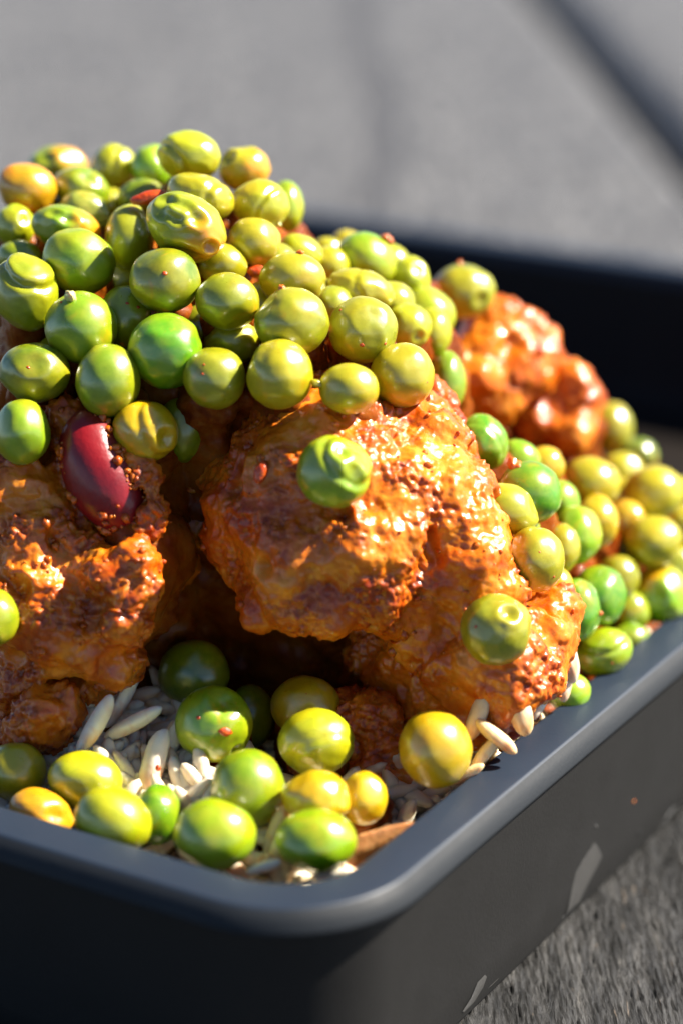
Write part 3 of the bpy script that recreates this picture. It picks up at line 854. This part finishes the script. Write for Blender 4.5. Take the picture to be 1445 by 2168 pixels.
left = B([(40, 1050, 278, 6.2), (130, 965, 279, 4.0), (90, 1150, 276, 5.8), (170, 1195, 275, 4.0), (235, 1225, 271, 3.4), (278, 1195, 270, 2.7), (285, 1245, 270.5, 2.8), (262, 1310, 272, 3.6), (60, 1270, 275, 5.8), (145, 1325, 274, 5.6),
          (225, 1385, 276, 4.0), (80, 1405, 279, 5.4), (180, 1425, 279, 3.6), (-20, 1160, 280, 7.5), (260, 1400, 279, 2.2), (10, 1450, 281, 4.0), (110, 1290, 271.5, 2.6), (90, 1230, 272.5, 2.6),
          (262, 930, 273.0, 1.6), (285, 975, 272.0, 1.7), (303, 1020, 271.6, 1.8), (316, 1065, 271.6, 1.8), (320, 1105, 272.4, 1.6), (290, 1130, 273, 2.0), (110, 905, 278, 2.6), (145, 885, 275.5, 1.7), (90, 960, 279, 3.6), (165, 1090, 277.5, 3.6), (250, 1160, 280, 4.0), (340, 1180, 286, 4.5), (150, 1010, 277, 2.6)])
o = LEFT = lumpy('meat_chunk', left, M_MEAT, voxel=.22, k=3.0, lump=1.25, crumb=.75, crumb_size=1.05, pits=1.8, seed=2, crumb_bias=.05)
tag(o, 'crumbly left chunk of sauced meat holding a kidney bean', 'meat')
leftlow = B([(95, 1520, 275, 3.4), (60, 1550, 275, 2.8), (125, 1500, 275, 2.6), (90, 1490, 277, 3), (40, 1555, 278, 2.6), (120, 1560, 278, 2.2)])
tag(lumpy('meat_crumb', leftlow, M_MEAT, voxel=.25, k=3.5, lump=.9, crumb=.7, crumb_size=.9, pits=.8, seed=3, crumb_bias=.3), 'small sauced meat crumb between the kidney bean chunk and the left front peas', 'meat')
low = B([(770, 1535, 280, 4.2), (800, 1590, 279, 3.8), (745, 1510, 281, 3.2), (830, 1500, 285, 4), (795, 1650, 277, 3.4), (765, 1500, 278, 1.4), (850, 1650, 278, 3)])
tag(lumpy('meat_crumb', low, M_MEAT_RED, voxel=.25, k=3.2, lump=.9, crumb=.7, crumb_size=.9, pits=.9, seed=4, crumb_bias=.3), 'small dark red meat lump left of the golden yellow pea', 'meat')
back1 = B([(1050, 700, 322, 4.6), (1020, 745, 322, 4.6), (1075, 765, 322, 4.2), (1105, 705, 326, 3.4), (1140, 750, 326, 2.6), (1000, 810, 320, 4), (1045, 850, 322, 4), (1105, 810, 326, 3.8), (980, 780, 320, 3.2), (1030, 670, 324, 2.6), (1150, 720, 328, 2)])
tag(lumpy('meat_chunk', back1, M_MEAT, voxel=.34, k=3, lump=1.1, crumb=.6, pits=1.2, seed=5, crumb_bias=-.05), 'glossy orange back right meat chunk below a perched olive pea', 'meat')
back2 = B([(1205, 805, 328, 3.0), (1228, 850, 328, 2.6), (1180, 860, 329, 4), (1205, 920, 326, 3.2), (1140, 890, 328, 4), (1222, 895, 327, 2.4), (1190, 780, 329, 1.8)])
tag(lumpy('meat_chunk', back2, M_MEAT, voxel=.34, k=3, lump=.9, crumb=.5, pits=.6, seed=6), 'smaller brown meat lump at the right end of the back right meat', 'meat')
strip = B([(905, 838, 289, 2.2), (925, 870, 288, 2.4), (945, 910, 287, 2.4), (968, 955, 286, 2.2), (985, 985, 286, 1.7), (1000, 1005, 286, 1.2), (930, 930, 290, 3)])
tag(lumpy('meat_strip', strip, M_MEAT_RED, voxel=.22, k=4, lump=.5, crumb=.5, crumb_size=.9, pits=.2, seed=7), 'narrow crumbly red meat strip along the upper right edge of the central chunk', 'meat')
flap = B([(1020, 1115, 281, 2.4), (1042, 1140, 281, 2.0), (1060, 1158, 281, 1.3), (1074, 1168, 281, .8), (1050, 1215, 286, 3.6), (1030, 1180, 284, 4), (1090, 1240, 286, 3), (1120, 1275, 285, 3.2)])
tag(lumpy('meat_flap', flap, M_MEAT, voxel=.24, k=4, lump=.5, crumb=.3, pits=.2, seed=8, crumb_bias=-.3), 'pointed orange meat flap below the smooth olive pea right of the central chunk', 'meat')

# loose crumbs of mince stuck to the chunks
cv, cf = ICO[2]
cf_np = np.array(cf)
def crumbs(host, count, smin, smax, mat, seed, keep=None, sink=.25, name='crumbs'):
    r = np.random.default_rng(seed)
    me = host.data
    org = PW[host.name]
    co = np.empty(len(me.vertices) * 3); me.vertices.foreach_get('co', co); co = co.reshape(-1, 3) / MM + org
    nn = np.empty(len(me.vertices) * 3); me.vertices.foreach_get('normal', nn); nn = nn.reshape(-1, 3)
    vis = ((CAM - co) * nn).sum(1) > 0
    w = (perlin(co / 3.2 + seed * 9) + .25) * vis
    if keep is not None: w = w * keep(co)
    w = np.clip(w, 0, None); w /= w.sum()
    pick = r.choice(len(co), count, replace=False, p=w)
    V = []; F = []; n0 = 0
    for k_ in pick:
        sz = smin + (smax - smin) * r.random() ** 2.2
        sh = 1 + .55 * perlin(cv * 1.5 + r.uniform(0, 90)) + .25 * perlin(cv * 3.3 + r.uniform(0, 90))
        q = cv * sh[:, None] * r.uniform(.65, 1.25, 3) * sz
        V.append(q + co[k_] + nn[k_] * sz * (sink)); F.append(cf_np + n0); n0 += len(cv)
    o = mesh_obj(name, np.concatenate(V), np.concatenate(F), mat, org, host)
    tag(o, kind='stuff')
    o.data.attributes.new('crumb', 'FLOAT', 'POINT').data.foreach_set('value', np.ones(n0, np.float32) * .8)
    return o
crumbs(MAIN, 130, .12, .5, M_MEAT, 1, None, 0)
crumbs(LEFT, 170, .14, .6, M_MEAT, 2, None, 0)

# core of the heap under the peas
core = []
ON_MEAT = [q[8] for q in PEAS if 'face of the central' in q[8] or 'ring-shaped' in q[8] or 'on the kidney bean chunk' in q[8] or (q[0] > 940 and q[1] < 930)]
for (c, rr, y, dd, lab_) in pea_c:
    if lab_ in ON_MEAT: continue                     # these sit out on the meat's face
    b_ = c + FWD * (rr + 2.2) - UPV * (2.6 if y > 460 else 5.5)
    z = b_[2]
    r0 = 3.6
    while z > 8:
        core.append((np.array([b_[0], b_[1] + (b_[2] - z) * .35, z]), r0)); z -= 4.0; r0 = min(r0 + .6, 6.0)
for blobs in (main, left, back1, back2):
    for c, r in blobs[:9]:
        far_ = blobs is back1 or blobs is back2
        core.append((np.array([c[0], c[1] + (4 if far_ else 7), c[2] - (3 if far_ else 0)]), 2.6 if far_ else 5.5))
        for z in np.arange(c[2] - 5, 8, -6.0):
            core.append((np.array([c[0], c[1] + (3 if far_ else 17), z]), 3.2 if far_ else 6.0))
for (x, y, d) in ((640, 1400, 293), (560, 1330, 294), (720, 1330, 294), (450, 1250, 294), (400, 1150, 295), (400, 1050, 294), (350, 1300, 294), (800, 1450, 293), (420, 1000, 292), (360, 950, 291), (560, 1450, 294), (330, 1420, 293)):
    core.append((P(x, y, d + 7), 5.5))
core = [(c, r) for c, r in core if c @ N < -122 and c @ U > 204 and c @ U < 414]
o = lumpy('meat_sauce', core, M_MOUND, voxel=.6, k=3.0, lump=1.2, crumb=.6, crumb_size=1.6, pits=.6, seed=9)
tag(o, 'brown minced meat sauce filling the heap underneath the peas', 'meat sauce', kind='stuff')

# ------------------------------------------------------------------ kidney bean
def bean(px, py, d, half, wid, tilt, mat, lab):
    v, f = ICO[5]
    c = P(px, py, d); s = d / FPX
    e = v * np.array([wid * s, half * s, wid * s * .95])
    t = v[:, 1]
    e[:, 0] += .16 * wid * s * (1 - t * t) * -1 + .0
    e *= (1 + .02 * perlin(v * 1.6))[:, None]
    a = math.radians(tilt)
    Rz = np.array([[math.cos(a), -math.sin(a), 0], [math.sin(a), math.cos(a), 0], [0, 0, 1]])
    W = (e @ Rz.T) @ CAMR.T + c
    return tag(mesh_obj('kidney_bean', W, f, mat, c), lab, 'bean')
BEAN = bean(224, 1000, 272.9, 142, 78, 24, M_BEAN, 'dark red kidney bean half buried in the left meat chunk')
def bean_edge(co):
    rel = co - P(224, 1000, 272.9)
    x = rel @ RGT; y = rel @ UPV; a = math.radians(24)
    across = x * math.cos(a) + y * math.sin(a); along = -x * math.sin(a) + y * math.cos(a)
    return np.clip(sstep(.8, 3.0, across) + sstep(2.0, 3.6, -across) * .8 + sstep(1, -4, along) * .9 if False else sstep(.6, 2.8, across) + .7 * sstep(2.2, 3.4, -across) + .8 * (1 - sstep(-5, -1, along)), 0, 1)
crumbs(BEAN, 110, .14, .62, M_MEAT, 3, bean_edge, .1)
# second bean fragments peeking out
def chip(px, py, d, rx, ry, tilt, mat, name, lab, cat):
    v, f = ICO[4]; c = P(px, py, d); s = d / FPX
    e = v * np.array([rx * s, ry * s, min(rx, ry) * s]) * (1 + .12 * perlin(v * 1.5 + px))[:, None]
    a = math.radians(tilt)
    Rz = np.array([[math.cos(a), -math.sin(a), 0], [math.sin(a), math.cos(a), 0], [0, 0, 1]])
    return tag(mesh_obj(name, (e @ Rz.T) @ CAMR.T + c, f, mat, c), lab, cat)
chip(553, 1000, 269.2, 15, 26, -20, M_FLECK, 'pepper_piece', 'small red skin piece left of the lone pea on the central meat', 'pepper')
chip(318, 418, 287, 44, 14, 12, M_FLECK, 'pepper_piece', 'red sauced sliver between peas under the topmost pea', 'pepper')
chip(1138, 740, 320, 14, 18, 20, M_FLECK, 'pepper_piece', 'red pepper bit on the back right meat chunk', 'pepper')
chip(545, 575, 285, 22, 14, 0, M_FLECK, 'pepper_piece', 'red-orange sauce bit in the gap right of the wrinkled pea', 'pepper')

# ------------------------------------------------------------------ rice
gv, gf = ICO[3]
def grain_verts(c, L, w, dirv, seed):
    dirv = np.asarray(dirv, float); dirv /= np.linalg.norm(dirv)
    t1 = np.cross(dirv, [.21, .4, .9]); t1 /= np.linalg.norm(t1); t2 = np.cross(dirv, t1)
    sh = gv[:, 2]; sh = np.sign(sh) * np.abs(sh) ** .8
    q = gv * (1 + .13 * perlin(gv * 1.7 + seed))[:, None]
    bend = .12 * L * (gv[:, 2] ** 2)
    return c + q[:, :1] * t1 * w + q[:, 1:2] * t2 * w * .85 + (sh * L)[:, None] * dirv + bend[:, None] * t1
GR = [  # px, py, depth, half length px, half width px, tilt from vertical (deg, clockwise), label
 (204, 1535, 272, 64, 29, 30, 'leftmost upright rice grain beside the left meat crumb'),
 (285, 1530, 274, 62, 27, 62, 'rice grain lying at a slant right of the upright one, behind the front peas'),
 (262, 1480, 277, 62, 22, 28, 'thin rice grain tucked under the left meat chunk'),
 (325, 1615, 271, 66, 34, 14, 'broad rice grain with a red fleck behind the small deep green pea'),
 (362, 1580, 274, 60, 26, 22, 'rice grain left of the chilli-flecked green pea'),
 (410, 1685, 268, 48, 25, 50, 'short rice grain between the small deep green pea and the plain green pea'),
 (385, 1640, 273, 52, 24, 5, 'rice grain half hidden beneath the chilli-flecked pea'),
 (225, 1608, 272, 34, 22, -40, 'short rice end just above the lime-yellow peas'),
 (262, 1625, 276, 60, 24, 5, 'shaded rice grain in the gap behind the lime-yellow peas'),
 (1197, 1378, 283, 62, 33, -14, 'bright white sunlit rice grain below the meat ledge at the right'),
 (1195, 1440, 284, 40, 24, 10, 'white rice grain under the sunlit one, by the right rim'),
 (1140, 1490, 276, 34, 22, 30, 'white rice tip between the lower right meat and the right rim'),
 (1100, 1500, 272, 52, 40, -10, 'fat cream rice grain stained orange above the right rim'),
 (1010, 1518, 272, 48, 30, 22, 'cream rice grain above right of the golden yellow pea'),
 (1050, 1560, 270.5, 48, 26, -50, 'rice grain lying flat along the right rim below the cream ones'),
 (1030, 1590, 271, 44, 22, 40, 'orange-stained rice grain against the right rim by the golden pea'),
 (985, 1640, 270, 40, 18, 60, 'rice tip between the golden yellow pea and the right rim'),
 (560, 1835, 255, 34, 18, 70, 'pale rice end at the front rim left of the frontmost pea'),
 (700, 1850, 256, 34, 18, 80, 'rice end beneath the frontmost green pea at the corner'),
]
for i, (x, y, d, L, w, tl, lab) in enumerate(GR):
    s = d / FPX; a = math.radians(tl)
    dv = CAMR @ np.array([math.sin(a), math.cos(a), rng.uniform(-.25, .25)])
    c = P(x, y, d)
    o = mesh_obj('rice_grain', grain_verts(c, L * s * 1.16, w * s * .76, dv, i), gf, M_RICE, c)
    o.color = (1, .86, .6, 1) if 960 < x < 1120 else ((1, 1, 1, 1) if x > 900 else (1, .98, .94, 1))
    tag(o, lab, 'rice', 'cooked rice grains showing between the peas')
    if i == 3:
        vv, ff = ICO[2]; p = P(335, 1626, d - 1.75)
        mesh_obj('sauce_fleck', p + vv * np.array([.32, .25, .4]), ff, M_FLECK, p, o)
# bed of rice below
gv2, gf2 = ICO[2]
V = []; F = []; nb = 0
keep_gv = gv
gv = gv2
for i in range(900):
    n_c = rng.uniform(-205, -117.5); u_c = rng.uniform(187, 238)
    z = 20.5 + 3.0 * sstep(188, 232, u_c) + rng.uniform(-4, 0)
    c = N * n_c + U * u_c + np.array([0, 0, z])
    dv = rng.normal(size=3) * np.array([1, 1, .35])
    q = grain_verts(c, rng.uniform(3.4, 4.6), rng.uniform(.95, 1.15), dv, i)
    V.append(q); F += [[a + nb for a in f] for f in gf2]; nb += len(q)
for i in range(500):
    n_c = rng.uniform(-150, -117.0); u_c = rng.uniform(230, 300)
    z = 21.5 + rng.uniform(-4, 0)
    c = N * n_c + U * u_c + np.array([0, 0, z])
    q = grain_verts(c, rng.uniform(3.4, 4.6), rng.uniform(.95, 1.15), rng.normal(size=3) * np.array([1, 1, .35]), i)
    V.append(q); F += [[a + nb for a in f] for f in gf2]; nb += len(q)
for i in range(330):
    if i < 150: x, y, dn = rng.uniform(150, 450), rng.uniform(1470, 1740), rng.uniform(4.5, 8)
    elif i < 260: x, y, dn = rng.uniform(960, 1230), rng.uniform(1440, 1660), rng.uniform(8, 11)
    else: x, y, dn = rng.uniform(520, 900), rng.uniform(1640, 1860), rng.uniform(7.5, 10)
    c = P(x, y, depth(x, y) + dn)
    if c @ N > -118 or c @ U < 188: continue
    q = grain_verts(c, rng.uniform(3.4, 4.6), rng.uniform(.95, 1.2), CAMR @ (rng.normal(size=3) * np.array([1, 1, .25])), i)
    V.append(q); F += [[a + nb for a in f] for f in gf2]; nb += len(q)
gv = keep_gv
o = mesh_obj('rice_bed', np.concatenate(V), F, M_RICE, (0, 240, 15))
o.color = (1, .95, .86, 1)
tag(o, 'bed of sauce-stained cooked rice under the peas', 'rice', kind='stuff')

# ------------------------------------------------------------------ orange sliver by the corner
def sliver():
    top = [(722, 1792), (760, 1762), (820, 1745), (882, 1733), (862, 1765), (800, 1795), (750, 1812)]
    c = P(800, 1770, 262)
    T = [P(x, y, 260) for x, y in top]; Bt = [t + np.array([0, 1.0, -2.2]) for t in T]
    n = len(top)
    F = [list(range(n))[::-1], [n + i for i in range(n)]] + [[i, (i + 1) % n, n + (i + 1) % n, n + i] for i in range(n)]
    o = mesh_obj('vegetable_sliver', T + Bt, F, M_SLIVER, c, smooth=False)
    md = o.modifiers.new('bevel', 'BEVEL'); md.width = .0004; md.segments = 2
    return tag(o, 'flat pale orange sliver right of the frontmost pea in the tray corner', 'vegetable')
sliver()
